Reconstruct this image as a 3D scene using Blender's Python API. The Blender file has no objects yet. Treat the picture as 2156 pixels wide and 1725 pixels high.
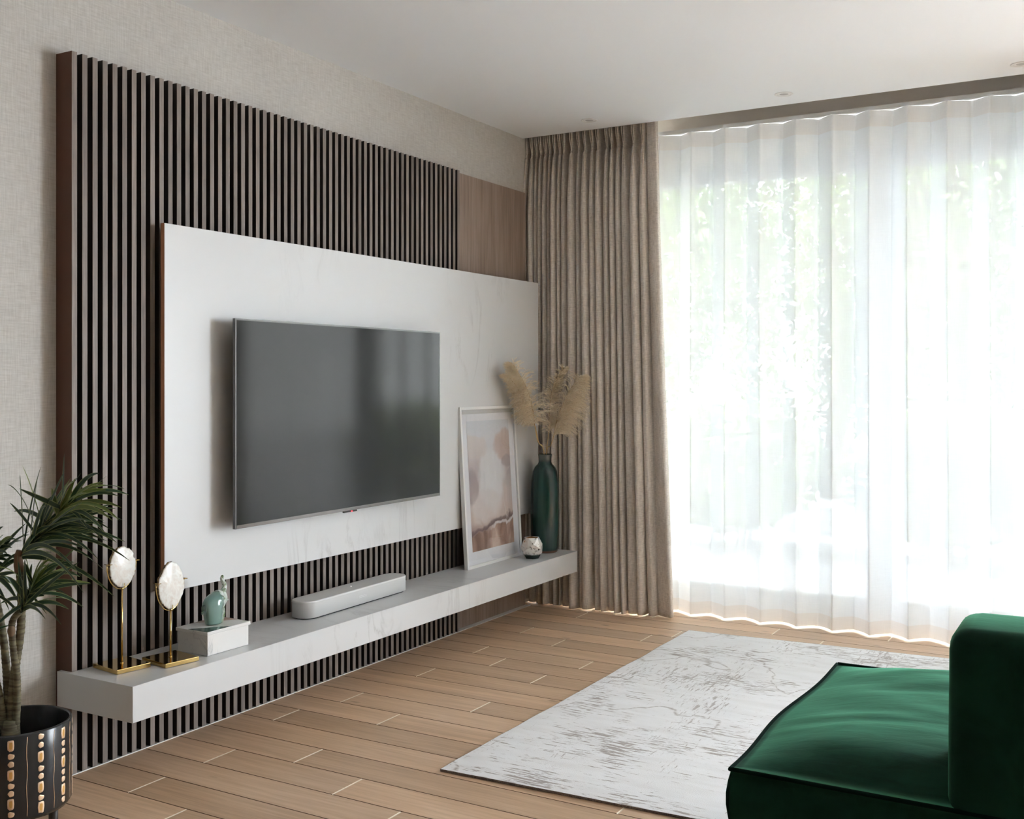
import bpy, bmesh, math, random
from mathutils import Vector, Matrix, noise
R = math.radians
PI = math.pi
rnd = random.Random(11)
SC = bpy.context.scene
COL = SC.collection

# ------------------------------------------------------------------ camera
cam = bpy.data.cameras.new('camera'); cam.sensor_width = 36; cam.lens = 36 * 2275 / 2156
cam.shift_y = -62.5 / 2156; cam.clip_start = .05; cam.clip_end = 200
co = bpy.data.objects.new('camera', cam); COL.objects.link(co)
co.location = (2.865, 0, 1.2); co.rotation_euler = (R(90), 0, math.atan(1317 / 2275))
SC.camera = co
# ------------------------------------------------------------------ world and light
SKY = 6.0
w = bpy.data.worlds.new('sky'); SC.world = w; w.use_nodes = True
wn = w.node_tree.nodes; wl = w.node_tree.links
bg = wn['Background']; bg.inputs[1].default_value = SKY
tc = wn.new('ShaderNodeTexCoord'); sp = wn.new('ShaderNodeSeparateXYZ'); cr = wn.new('ShaderNodeValToRGB')
wl.new(tc.outputs['Generated'], sp.inputs[0]); wl.new(sp.outputs['Z'], cr.inputs[0]); wl.new(cr.outputs[0], bg.inputs[0])
cr.color_ramp.elements[0].position = 0; cr.color_ramp.elements[0].color = (.86, .935, 1, 1)
cr.color_ramp.elements[1].position = 1; cr.color_ramp.elements[1].color = (.76, .87, 1, 1)
SC.view_settings.view_transform = 'Standard'; SC.view_settings.look = 'None'
SC.view_settings.exposure = 2.72; SC.view_settings.gamma = 1; SC.view_settings.use_curve_mapping = False
SC.cycles.use_denoising = True; SC.cycles.max_bounces = 10; SC.cycles.diffuse_bounces = 6
SC.cycles.transparent_max_bounces = 16; SC.cycles.transmission_bounces = 8; SC.cycles.caustics_reflective = False
SC.cycles.sample_clamp_indirect = 6
def area(name, loc, rot, sx, sy, power, color, portal=False):
    l = bpy.data.lights.new(name, 'AREA'); l.shape = 'RECTANGLE'; l.size = sx; l.size_y = sy; l.energy = power; l.color = color
    if portal: l.cycles.is_portal = True
    o = bpy.data.objects.new(name, l); COL.objects.link(o); o.location = loc; o.rotation_euler = rot
    return o
area('window_portal', (1.85, 5.6, 1.2), (R(-90), 0, 0), 3.6, 2.6, 1, (1, 1, 1), True)
area('window_portal', (4.95, 5.6, 1.2), (R(-90), 0, 0), 2.3, 2.6, 1, (1, 1, 1), True)
sl_ = bpy.data.lights.new('sun', 'SUN'); sl_.energy = 9; sl_.angle = R(2); sl_.color = (1, .985, .97)
so_ = bpy.data.objects.new('sun', sl_); COL.objects.link(so_); so_.rotation_euler = Vector((-.75, -.12, 1)).to_track_quat('Z', 'Y').to_euler()   # along the facade: lights patio and garden, not the room

# ------------------------------------------------------------------ helpers
def obj(name, me, parent=None, mats=None):
    if isinstance(me, bmesh.types.BMesh):
        bm = me; me = bpy.data.meshes.new(name); bm.to_mesh(me); bm.free()
    o = bpy.data.objects.new(name, me); COL.objects.link(o)
    if mats is not None and not me.materials:
        for m in (mats if isinstance(mats, (list, tuple)) else [mats]): me.materials.append(m)
    if parent: o.parent = parent
    return o
def thing(name, label, cat, loc=(0, 0, 0), rz=0, group=None):
    o = bpy.data.objects.new(name, None); COL.objects.link(o); o.location = loc; o.rotation_euler = (0, 0, rz)
    o.empty_display_size = .05
    return tag(o, label, cat, group)
def tag(o, label, cat, group=None):
    o['label'] = label; o['category'] = cat
    if group: o['group'] = group
    return o
def struct(o): o['kind'] = 'structure'; return o
def box(bm, x0, x1, y0, y1, z0, z1, mi=0):
    v = [bm.verts.new(p) for p in ((x0,y0,z0),(x1,y0,z0),(x1,y1,z0),(x0,y1,z0),(x0,y0,z1),(x1,y0,z1),(x1,y1,z1),(x0,y1,z1))]
    fs = []
    for q in ((0,3,2,1),(4,5,6,7),(0,1,5,4),(1,2,6,5),(2,3,7,6),(3,0,4,7)):
        f = bm.faces.new([v[i] for i in q]); f.material_index = mi; fs.append(f)
    return fs   # bottom, top, -y, +x, +y, -x
def boxm(*a, bev=0, seg=2):
    bm = bmesh.new(); box(bm, *a)
    if bev: bmesh.ops.bevel(bm, geom=bm.edges[:], offset=bev, segments=seg, affect='EDGES', profile=.5)
    return bm
def smooth(o, on=True):
    for p in o.data.polygons: p.use_smooth = on
    return o
def grid(bm, pts, closed_u=False, mi=0, uv=None):
    """pts[row][col] -> quads"""
    vs = [[bm.verts.new(p) for p in r] for r in pts]
    uvl = bm.loops.layers.uv.verify() if uv else None
    n = len(vs[0])
    for i in range(len(vs) - 1):
        for j in range(n if closed_u else n - 1):
            k = (j + 1) % n
            f = bm.faces.new((vs[i][j], vs[i][k], vs[i+1][k], vs[i+1][j])); f.material_index = mi; f.smooth = True
            if uv:
                for l, (a, b) in zip(f.loops, ((i, j), (i, k), (i+1, k), (i+1, j))): l[uvl].uv = uv(a, b)
    return vs
def tube(bm, pts, rad, n=8, cap=True, mi=0):
    pts = [Vector(p) for p in pts]; rows = []
    up = Vector((.123, .31, .94))
    for i, p in enumerate(pts):
        d = (pts[min(i+1, len(pts)-1)] - pts[max(i-1, 0)]).normalized()
        a = d.cross(up)
        if a.length < 1e-4: a = d.cross(Vector((1, 0, 0)))
        a.normalize(); b = d.cross(a).normalized()
        r = rad(i / (len(pts)-1)) if callable(rad) else rad
        rows.append([p + a * r * math.cos(2*PI*k/n) + b * r * math.sin(2*PI*k/n) for k in range(n)])
        up = -b
    vs = grid(bm, rows, True, mi)
    if cap:
        for r in (vs[0][::-1], vs[-1]):
            try:
                f = bm.faces.new(r); f.material_index = mi
            except ValueError: pass
    return vs
def lathe(bm, prof, n=48, mi=0, cx=0, cy=0):
    return grid(bm, [[(cx + r*math.cos(2*PI*k/n), cy + r*math.sin(2*PI*k/n), z) for k in range(n)] for r, z in prof], True, mi)
def spline(P, n):
    P = [Vector(p) for p in P]; out = []
    for i in range(len(P)-1):
        a = P[max(i-1, 0)]; b = P[i]; c = P[i+1]; d = P[min(i+2, len(P)-1)]
        for k in range(n):
            t = k / n
            out.append(.5*((2*b) + (c-a)*t + (2*a-5*b+4*c-d)*t*t + (3*b-3*c+d-a)*t**3))
    out.append(P[-1]); return out

# ------------------------------------------------------------------ materials
class M:
    def __init__(s, name, color=(.8, .8, .8), rough=.5, metal=0, **kw):
        s.m = bpy.data.materials.new(name); s.m.use_nodes = True
        s.n = s.m.node_tree.nodes; s.l = s.m.node_tree.links; s.b = s.n['Principled BSDF']
        s.b.inputs['Base Color'].default_value = (*color, 1); s.b.inputs['Roughness'].default_value = rough
        s.b.inputs['Metallic'].default_value = metal
        for k, v in kw.items(): s.b.inputs[k.replace('_', ' ')].default_value = v
    def node(s, t, **kw):
        n = s.n.new(t)
        for k, v in kw.items():
            if k.startswith('i_'):
                key = k[2:].replace('_', ' ')
                n.inputs[int(key) if key.isdigit() else key].default_value = v
            else: setattr(n, k, v)
        return n
    def link(s, a, b): s.l.new(a, b)
    def coords(s, kind='Object', scale=(1, 1, 1), rot=(0, 0, 0), rand=False):
        t = s.node('ShaderNodeTexCoord'); mp = s.node('ShaderNodeMapping')
        mp.inputs['Scale'].default_value = scale; mp.inputs['Rotation'].default_value = rot
        s.link(t.outputs[kind], mp.inputs[0])
        if rand:
            oi = s.node('ShaderNodeObjectInfo'); mu = s.node('ShaderNodeMath', operation='MULTIPLY', i_1=37.0)
            s.link(oi.outputs['Random'], mu.inputs[0]); s.link(mu.outputs[0], mp.inputs['Location'])
        return mp.outputs[0]
    def noise(s, vec, scale=5, detail=4, rough=.5, dist=0):
        n = s.node('ShaderNodeTexNoise'); n.inputs['Scale'].default_value = scale; n.inputs['Detail'].default_value = detail
        n.inputs['Roughness'].default_value = rough; n.inputs['Distortion'].default_value = dist
        if vec: s.link(vec, n.inputs['Vector'])
        return n.outputs['Fac']
    def ramp(s, fac, stops, interp='LINEAR'):
        r = s.node('ShaderNodeValToRGB'); e = r.color_ramp; e.interpolation = interp
        while len(e.elements) < len(stops): e.elements.new(.5)
        for el, (p, c) in zip(e.elements, stops):
            el.position = p; el.color = (*c, 1) if not isinstance(c, (int, float)) else (c, c, c, 1)
        s.link(fac, r.inputs[0]); return r.outputs[0]
    def mix(s, a, b, fac, blend='MIX'):
        n = s.node('ShaderNodeMix', data_type='RGBA', blend_type=blend)
        for k, v in ((0, fac), (6, a), (7, b)):
            if isinstance(v, bpy.types.NodeSocket): s.link(v, n.inputs[k])
            elif isinstance(v, tuple): n.inputs[k].default_value = (*v, 1)
            else: n.inputs[k].default_value = v
        return n.outputs[2]
    def math(s, op, a, b=0.0, c=None):
        n = s.node('ShaderNodeMath', operation=op)
        for i, v in enumerate((a, b) if c is None else (a, b, c)):
            if isinstance(v, bpy.types.NodeSocket): s.link(v, n.inputs[i])
            else: n.inputs[i].default_value = v
        return n.outputs[0]
    def color(s, sock): s.link(sock, s.b.inputs['Base Color']); return s
    def bump(s, sock, strength=.3, dist=.002):
        n = s.node('ShaderNodeBump', i_Strength=strength, i_Distance=dist); s.link(sock, n.inputs['Height'])
        s.link(n.outputs[0], s.b.inputs['Normal']); return s

def linen(name, a, b, sc=1.0, rough=.9, strength=.35):
    m = M(name, a, rough)
    m.b.inputs['Specular IOR Level'].default_value = .15
    h = m.noise(m.coords(scale=(60*sc, 35*sc, 420*sc)), 1, 3, .6)
    v = m.noise(m.coords(scale=(420*sc, 420*sc, 28*sc)), 1, 3, .6)
    f = m.math('ADD', h, v); f = m.math('MULTIPLY', f, .5)
    big = m.noise(m.coords(scale=(3, 3, 3)), 1, 3)
    f2 = m.math('ADD', m.math('MULTIPLY', f, .85), m.math('MULTIPLY', big, .15))
    m.color(m.ramp(f2, [(.38, a), (.62, b)])).bump(f, strength, .001)
    return m.m
def woodgrain(name, cols, axis, sc=1, rough=.5, rand=True, coord='Object', bumps=.15):
    m = M(name, cols[0], rough)
    s = [45*sc, 45*sc, 45*sc]; s['xyz'.index(axis)] = 2.2*sc
    s2 = [9*sc, 9*sc, 9*sc]; s2['xyz'.index(axis)] = .7*sc
    n1 = m.noise(m.coords(coord, s, rand=rand), 4, 6, .65, .2)
    n2 = m.noise(m.coords(coord, s2, rand=rand), 1.5, 3, .5, 1.2)
    f = m.math('ADD', m.math('MULTIPLY', n1, .55), m.math('MULTIPLY', n2, .45))
    c = m.ramp(f, [(.34, cols[0]), (.5, cols[1]), (.64, cols[2])])
    if rand:
        oi = m.node('ShaderNodeObjectInfo')
        k = m.math('MULTIPLY_ADD', oi.outputs['Random'], .26, .87)
        hs = m.node('ShaderNodeHueSaturation'); m.link(k, hs.inputs['Value']); m.link(c, hs.inputs['Color']); c = hs.outputs[0]
    m.color(c).bump(n1, bumps, .001)
    return m
def marble_mat(name, base=(.66, .67, .675), vein=(.48, .48, .475), warm=(.67, .65, .63), rough=.32, sc=1.0, rotx=R(35)):
    m = M(name, base, rough)
    c = m.coords('Object', (sc, sc, sc), (rotx, 0, 0))
    st = m.coords('Object', (1*sc, 2.6*sc, .8*sc), (rotx, 0, 0))
    n = m.noise(st, 1.3, 8, .6, 1.1)
    v = m.math('ABSOLUTE', m.math('SUBTRACT', n, .5))
    vein_f = m.ramp(v, [(0, 1.0), (.008, .45), (.03, 0.0)])
    mask = m.ramp(m.noise(c, 1.6, 3), [(.5, 0.0), (.66, 1.0)])
    cloud = m.ramp(m.noise(c, 2.2, 4, .6), [(.35, 0.0), (.7, 1.0)])
    col = m.mix(base, warm, m.math('MULTIPLY', cloud, .22))
    col = m.mix(col, vein, m.math('MULTIPLY', m.math('MULTIPLY', vein_f, mask), .75))
    m.color(col); return m.m

m_paper = linen('linen_wallpaper', (.50, .48, .45), (.645, .63, .60), .55, .92)
m_ceiling = M('ceiling_paint', (.89, .915, .94), .9).m
m_plaster = M('beige_plaster', (.86, .81, .75), .9).m
m_white = M('white_gloss_paint', (.82, .82, .81), .35).m
m_slat = woodgrain('taupe_oak_veneer', ((.14, .112, .095), (.215, .178, .153), (.30, .255, .225)), 'z', .8, .55, rand=True).m
m_panelwood = woodgrain('walnut_veneer', ((.18, .13, .10), (.29, .215, .17), (.37, .285, .235)), 'z', .35, .5, rand=False).m
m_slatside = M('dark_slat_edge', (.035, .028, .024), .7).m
m_redside = M('red_brown_edge', (.11, .048, .028), .6).m
m_black = M('black_backing', (.006, .006, .006), .8).m
m_marble = marble_mat('marble_laminate')
m_mdf = M('raw_brown_board_edge', (.60, .30, .17), .7).m
m_brass = M('polished_brass', (.70, .50, .20), .12, 1).m
m_chrome = M('dark_chrome', (.12, .115, .11), .2, 1).m

# ------------------------------------------------------------------ room shell
XR, YR = 7.2, -4.5      # the room goes on to the right of and behind the camera
m_rear = M('darkened_rear_wall', (.16, .155, .15), .9).m  # unseen rear wall, darkened to cut light bounced from behind
bm = bmesh.new(); box(bm, -.2, XR, YR, 5.65, -.2, -.014)
floor = struct(obj('floor', bm, None, M('subfloor', (.10, .065, .04), .9).m))
wall_l = struct(obj('wall_left', boxm(-.2, 0, YR, 5.65, -.014, 2.75), None, m_paper))
struct(obj('wall_right', boxm(XR, XR+.2, YR, 5.65, -.014, 2.75), None, m_plaster))
struct(obj('wall_rear', boxm(-.2, XR+.2, YR-.2, YR, -.014, 2.75), None, m_rear))
struct(obj('ceiling', boxm(0, XR, YR, 5.065, 2.5, 2.75), None, m_ceiling))
struct(obj('trim_1', boxm(0, XR, 5.065, 5.65, 2.64, 2.75), None, m_plaster))     # roof of the curtain pocket
bm = bmesh.new()
box(bm, 0, XR, 5.42, 5.65, 2.335, 2.64); box(bm, 0, .28, 5.42, 5.65, -.014, 2.335); box(bm, 3.35, 3.85, 5.42, 5.65, -.014, 2.335); box(bm, 6.05, XR, 5.42, 5.65, -.014, 2.335)
struct(obj('wall_window', bm, None, m_plaster))
bb = struct(obj('baseboard_left', boxm(0, .0735, 1.0, 5.02, 0, .003, bev=.0008), None, m_white))
mg = M('window_glass', (1, 1, 1), .02)
def glassy(m, tint=(.98, .98, .98)):
    tr = m.node('ShaderNodeBsdfTransparent'); tr.inputs[0].default_value = (*tint, 1)
    gl = m.node('ShaderNodeBsdfGlossy'); gl.inputs['Roughness'].default_value = .02
    lw = m.node('ShaderNodeLayerWeight', i_Blend=.5); mx = m.node('ShaderNodeMixShader')
    m.link(m.math('MULTIPLY_ADD', m.math('POWER', lw.outputs['Facing'], 4.0), .7, .035), mx.inputs[0]); m.link(tr.outputs[0], mx.inputs[1]); m.link(gl.outputs[0], mx.inputs[2])
    m.link(mx.outputs[0], m.n['Material Output'].inputs[0]); return m.m
m_glass = glassy(mg)

# floor boards
mfl = woodgrain('oak_floor', ((.49, .32, .195), (.63, .43, .275), (.73, .525, .36)), 'x', .42, .42, rand=True, bumps=.12)
kn = mfl.node('ShaderNodeTexVoronoi'); kn.inputs['Scale'].default_value = 1.0
mfl.link(mfl.coords('Object', (3.3, 8, 1), rand=True), kn.inputs['Vector'])
kf = mfl.ramp(kn.outputs['Distance'], [(.03, 1.0), (.10, 0.0)])
src = mfl.b.inputs['Base Color'].links[0].from_socket
mfl.color(mfl.mix(src, (.20, .115, .06), mfl.math('MULTIPLY', kf, .55)))
m_floor = mfl.m
m_endgap = M('board_end_glint', (.97, .86, .70), .6).m  # pale colour stands in for light caught on the end bevels
m_boardside = M('dark_board_side', (.13, .07, .035), .8).m
rowj = {-1: [.567], 0: [.325], 1: [1.095], 2: [.333, .849], 3: [.576], 5: [.228], 6: [.575], 7: [.298], 8: [.78], 10: [.34], 11: [.788],
        12: [.513], 13: [.34, .86], 15: [.58], 16: [.334], 17: [.89], 4: [1.62], 9: [1.75], 14: [1.5]}
W = .143
def board(x0, x1, y0, y1):
    g = .0011; e = .0034
    bm = bmesh.new(); z0, z1, zb = -.0135, 0, -.0012
    y0 += g; y1 -= g
    # body
    fs = box(bm, x0 + .0002, x1 - .0002, y0, y1, z0, zb, 2); bmesh.ops.delete(bm, geom=[fs[0], fs[1]], context='FACES')
    a = [(x0+.0002, y0), (x0+e, y0+.0008), (x1-e, y0+.0008), (x1-.0002, y0)]
    b = [(x0+.0002, y1), (x0+e, y1-.0008), (x1-e, y1-.0008), (x1-.0002, y1)]
    A0, A3 = [bm.verts.new((*a[i], zb)) for i in (0, 3)]; A1, A2 = [bm.verts.new((*a[i], z1)) for i in (1, 2)]
    B0, B3 = [bm.verts.new((*b[i], zb)) for i in (0, 3)]; B1, B2 = [bm.verts.new((*b[i], z1)) for i in (1, 2)]
    for q, mi in (((A1, A2, B2, B1), 0), ((A0, A1, B1, B0), 1), ((A2, A3, B3, B2), 1), ((A0, A3, A2, A1), 2), ((B0, B1, B2, B3), 2)):
        f = bm.faces.new(q); f.material_index = mi
    return bm
for k in range(-46, 24):
    y0 = 2.159 + W*k; y1 = y0 + W
    if y1 > 5.6: break
    js = list(rowj.get(k, [rnd.uniform(.3, 1.3)]))
    x = js[-1]
    while True:
        x += rnd.uniform(.95, 1.45)
        if x > XR-.2: break
        js.append(x)
    xs = [0] + js + [XR]
    for a, b in zip(xs, xs[1:]): obj('floorboard', board(a, b, y0, y1), floor, [m_floor, m_endgap, m_boardside])

# sliding window
win = struct(obj('window_1', boxm(.28, 3.35, 5.44, 5.56, .0, .045, bev=.004), None, M('grey_aluminium', (.30, .31, .33), .4).m))
mal = win.data.materials[0]
def fpart(nm, *a): return obj(nm, boxm(*a, bev=.003), win, mal)
fpart('frame', .28, 3.35, 5.44, 5.56, 2.27, 2.335); fpart('frame', .28, .34, 5.44, 5.56, .045, 2.27); fpart('frame', 3.29, 3.35, 5.44, 5.56, .045, 2.27)
fpart('sash', .34, 3.29, 5.46, 5.54, .045, .115); fpart('sash', 1.72, 1.86, 5.455, 5.545, .115, 2.27); fpart('sash', .34, 3.29, 5.46, 5.54, 2.235, 2.27)
for a, b in ((.34, 1.72), (1.86, 3.29)): obj('pane', boxm(a, b, 5.497, 5.503, .115, 2.235), win, m_glass)

win3 = struct(obj('added_light_window', boxm(3.85, 6.05, 5.44, 5.56, 0, .045, bev=.004), None, mal))  # unseen window, added to bring more daylight into the room
for a in ((3.85, 6.05, 5.44, 5.56, 2.27, 2.335), (3.85, 3.91, 5.44, 5.56, .045, 2.27), (5.99, 6.05, 5.44, 5.56, .045, 2.27), (4.90, 5.00, 5.45, 5.55, .045, 2.27)): obj('frame', boxm(*a, bev=.003), win3, mal)
for a, b in ((3.91, 4.90), (5.00, 5.99)): obj('pane', boxm(a, b, 5.497, 5.503, .045, 2.27), win3, m_glass)

# ------------------------------------------------------------------ slatted wall panel
sl = thing('slatted_wall_panel', 'tall taupe wood panel of thin vertical slats with a plain veneer end, behind the white marble board', 'wall panel', (0, 2.1633, 0))
Y0 = 2.1633
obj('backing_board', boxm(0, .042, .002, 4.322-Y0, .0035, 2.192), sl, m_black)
pe = obj('plain_panel', boxm(0, .045, 4.322-Y0+.0005, 5.013-Y0, .0035, 2.195, bev=.0008), sl, m_panelwood); pe['label'] = 'plain walnut veneer end section without slats'
def slat_mesh(first):
    bm = bmesh.new(); x0 = 0 if first else .042
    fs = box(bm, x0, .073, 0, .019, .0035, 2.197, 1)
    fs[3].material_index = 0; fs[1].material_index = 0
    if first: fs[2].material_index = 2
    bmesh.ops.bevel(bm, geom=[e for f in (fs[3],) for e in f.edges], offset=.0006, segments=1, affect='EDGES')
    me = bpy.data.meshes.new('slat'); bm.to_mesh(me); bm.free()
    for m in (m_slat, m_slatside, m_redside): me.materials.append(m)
    return me
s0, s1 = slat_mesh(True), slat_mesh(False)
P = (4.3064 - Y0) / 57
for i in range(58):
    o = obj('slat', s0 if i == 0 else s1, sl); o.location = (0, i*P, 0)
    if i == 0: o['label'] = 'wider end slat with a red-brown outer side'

# ------------------------------------------------------------------ marble board
mb = thing('marble_wall_board', 'large white marble-effect board mounted on the slats, carrying the television', 'wall panel', (.105, 2.478, .506))
obj('spacer', boxm(-.032, -.0005, .30, 2.3, .25, 1.0), mb, m_black)
bm = bmesh.new(); fs = box(bm, 0, .018, 0, 2.535, 0, 1.205); fs[2].material_index = 1; fs[0].material_index = 1
o = obj('marble_face', bm, mb, [m_marble, m_mdf])

# ------------------------------------------------------------------ television
tv = thing('television', 'black flat-screen television with thin metal edge mounted on the marble board', 'television', (.195, 2.7235, .688))
TW, TH = 1.253, .723
obj('wall_bracket', boxm(-.071, -.035, .3, .95, .15, .55), tv, m_black)
obj('rear_housing', boxm(-.036, -.012, .05, TW-.05, .03, TH-.05, bev=.006), tv, M('black_plastic', (.012, .012, .012), .5).m)
bm = bmesh.new(); bz = .006
box(bm, -.012, 0, 0, bz, 0, TH); box(bm, -.012, 0, TW-bz, TW, 0, TH); box(bm, -.012, 0, bz, TW-bz, TH-bz, TH); 
o = obj('bezel', bm, tv, m_chrome); o['label'] = 'thin dark chrome edge around the screen'
o = obj('lower_trim', boxm(-.012, .0005, bz, TW-bz, 0, .013, bev=.001), tv, M('mirror_trim', (.16, .145, .135), .18, 1).m)
ms = M('screen', (.003, .0032, .0035), .10); ms.b.inputs['IOR'].default_value = 1.40; ms.b.inputs['Specular Tint'].default_value = (1, .95, .86, 1)
obj('screen', boxm(-.010, -.0008, bz, TW-bz, .013, TH-bz), tv, ms.m)
obj('logo_tab', boxm(-.008, .0015, .585, .665, -.0065, -.0003, bev=.001), tv, M('tab_plastic', (.01, .01, .01), .3).m)
ml = M('standby_light', (.6, .02, .02), .4); ml.b.inputs['Emission Color'].default_value = (1, .03, .04, 1); ml.b.inputs['Emission Strength'].default_value = 1.2
obj('standby_light', boxm(.0015, .003, .628, .634, -.0055, -.0018), tv, ml.m)

# ------------------------------------------------------------------ floating shelf
sh = thing('floating_shelf', 'long floating white marble-effect shelf fixed across the slats under the television', 'shelf', (0, 2.147, .209))
bm = bmesh.new()
lo = [bm.verts.new((x, y, 0)) for x, y in ((.026, 0), (.359, 0), (.359, 2.855), (.0735, 2.855), (.0735, .0155), (.026, .0155))]
hi = [bm.verts.new((v.co.x, v.co.y, .106)) for v in lo]
bm.faces.new(lo[::-1]); bm.faces.new(hi)
for i in range(6): bm.faces.new((lo[i], lo[(i+1) % 6], hi[(i+1) % 6], hi[i]))
bmesh.ops.bevel(bm, geom=bm.edges[:], offset=.0008, segments=1, affect='EDGES')
obj('shelf_body', bm, sh, m_marble)
ZS = .315

# ------------------------------------------------------------------ soundbar
sb = thing('soundbar', 'long rounded white soundbar on the shelf under the television', 'speaker', (.176, 3.383, ZS), R(1.3))
def stadium(bm, L, r, prof, n=16, mi=0):
    rows = []
    for dr, z in prof:
        row = []
        for s, c0 in ((1, L/2-r), (-1, -(L/2-r))):
            for k in range(n+1):
                a = (0 if s > 0 else PI) + PI*k/n
                row.append(((r+dr)*math.cos(a), c0 + (r+dr)*math.sin(a), z))
        rows.append(row)
    vs = grid(bm, rows, True, mi); return vs
mw = M('white_plastic', (.68, .68, .67), .45)
mgr = M('white_fabric_grille', (.60, .60, .59), .75)
bm = bmesh.new(); vs = stadium(bm, .655, .051, [(-.006, .0), (-.006, .004)]); bm.faces.new(vs[-1]); obj('foot', bm, sb, m_black)
bm = bmesh.new(); vs = stadium(bm, .665, .052, [(-.004, .004), (.0, .0055), (.0, .060)]); bm.faces.new(vs[0][::-1]); smooth(obj('grille', bm, sb, mgr.m))
bm = bmesh.new(); vs = stadium(bm, .665, .052, [(.0, .060), (.0006, .061), (.0003, .0655), (-.002, .0672), (-.004, .067)]); f = bm.faces.new(vs[-1]); obj('top_panel', bm, sb, mw.m)
bm = bmesh.new(); bmesh.ops.create_cone(bm, cap_ends=True, segments=12, radius1=.0018, radius2=.0018, depth=.0005); o = obj('indicator', bm, sb, M('indicator', (.9, .9, .9), .4, Emission_Strength=1.0).m); o.location = (-.005, .0, .0673)
def text_obj(name, s, size, parent, mat, loc, rot, extr=.0003, spacing=1.0):
    cu = bpy.data.curves.new(name, 'FONT'); cu.body = s; cu.size = size; cu.extrude = extr; cu.align_x = 'CENTER'; cu.space_character = spacing
    t = bpy.data.objects.new('tmp', cu); COL.objects.link(t)
    me = bpy.data.meshes.new_from_object(t); bpy.data.objects.remove(t)
    o = obj(name, me, parent, mat); o.location = loc; o.rotation_euler = rot; return o
text_obj('lettering', 'SONOS', .013, sb, M('grey_print', (.80, .80, .80), .5).m, (.0521, .0, .030), (R(90), 0, R(90)), .0003, 1.15)

# ------------------------------------------------------------------ framed print leaning on the marble
fr = thing('framed_print', 'white framed abstract print in blush, white and brown leaning on the shelf against the marble', 'picture', (.176, 4.238, ZS))
fw_, fh_ = .515, .758
lean = math.atan2(.046, .755)
piv = bpy.data.objects.new('x', None)
def fpt(o): o.rotation_euler = (0, -lean, 0); return o
b_ = .014; dp = .02
bm = bmesh.new()
box(bm, -dp, 0, 0, b_, 0, fh_); box(bm, -dp, 0, fw_-b_, fw_, 0, fh_); box(bm, -dp, 0, b_, fw_-b_, 0, b_); box(bm, -dp, 0, b_, fw_-b_, fh_-b_, fh_)
bmesh.ops.bevel(bm, geom=bm.edges[:], offset=.0008, segments=1, affect='EDGES')
fpt(obj('frame', bm, fr, m_white))
fpt(obj('back_board', boxm(-dp+.002, -.013, b_, fw_-b_, b_, fh_-b_), fr, m_mdf))
fpt(obj('mount', boxm(-.013, -.009, b_, fw_-b_, b_, fh_-b_), fr, M('white_mount_card', (.90, .91, .95), .8).m))
art = M('abstract_print', (.8, .75, .72), .55)
tcn = art.node('ShaderNodeTexCoord'); U = tcn.outputs['UV']
sx = art.node('ShaderNodeSeparateXYZ')
dn = art.node('ShaderNodeTexNoise'); dn.inputs['Scale'].default_value = 3.0; dn.inputs['Detail'].default_value = 5; dn.inputs['Distortion'].default_value = .6
art.link(U, dn.inputs['Vector'])
vm = art.node('ShaderNodeVectorMath', operation='MULTIPLY_ADD'); art.link(dn.outputs['Color'], vm.inputs[0]); vm.inputs[1].default_value = (.26, .20, 0); 
vs_ = art.node('ShaderNodeVectorMath', operation='SUBTRACT'); art.link(U, vs_.inputs[0]); vs_.inputs[1].default_value = (.13, .10, 0); art.link(vs_.outputs[0], vm.inputs[2])
art.link(vm.outputs[0], sx.inputs[0]); u_, v_ = sx.outputs['X'], sx.outputs['Y']
sky_c = art.ramp(v_, [(.17, (.55, .40, .36)), (.24, (.74, .62, .57)), (.42, (.76, .66, .64)), (.58, (.60, .53, .54)), (.68, (.68, .60, .60)), (.8, (.80, .79, .82)), (1, (.76, .80, .86))])
def blob(cx, cy, rx, ry, lo=.6, hi=1.1):
    dx = art.math('DIVIDE', art.math('SUBTRACT', u_, cx), rx); dy = art.math('DIVIDE', art.math('SUBTRACT', v_, cy), ry)
    d = art.math('ADD', art.math('MULTIPLY', dx, dx), art.math('MULTIPLY', dy, dy))
    return art.ramp(d, [(0, 1.0), (lo, .85), (min(hi, 1), 0.0)])
c = art.mix(sky_c, (.90, .90, .92), blob(.52, .54, .36, .28))
c = art.mix(c, (.66, .49, .42), art.math('MULTIPLY', blob(.88, .80, .30, .13), .8))
c = art.mix(c, (.78, .70, .66), art.math('MULTIPLY', blob(.15, .80, .35, .10), .7))
c = art.mix(c, (.82, .77, .76), art.math('MULTIPLY', blob(.35, .34, .38, .14), .7))
c = art.mix(c, (.34, .28, .30), art.math('MULTIPLY', blob(.05, .50, .16, .16), .6))
c = art.mix(c, (.36, .30, .33), art.math('MULTIPLY', blob(.90, .67, .14, .07), .6))
gnd = art.ramp(dn.outputs['Fac'], [(.35, (.22, .12, .09)), (.5, (.48, .31, .24)), (.62, (.74, .58, .50))])
slope = art.math('MULTIPLY_ADD', u_, -.10, v_)
c = art.mix(c, gnd, art.ramp(slope, [(.125, 1.0), (.135, 0.0)]))
hz = art.ramp(slope, [(.125, 0.0), (.137, 1.0), (.155, .8), (.17, 0.0)])
c = art.mix(c, (.13, .08, .09), art.math('MULTIPLY', hz, .85))
sw_ = art.ramp(slope, [(.10, 0.0), (.112, 1.0), (.127, 1.0), (.135, 0.0)])
c = art.mix(c, (.82, .78, .80), art.math('MULTIPLY', sw_, art.ramp(u_, [(.35, 0.0), (.6, 1.0)])))
lineu = art.math('ABSOLUTE', art.math('SUBTRACT', art.math('MULTIPLY_ADD', v_, .12, u_), .84))
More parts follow.
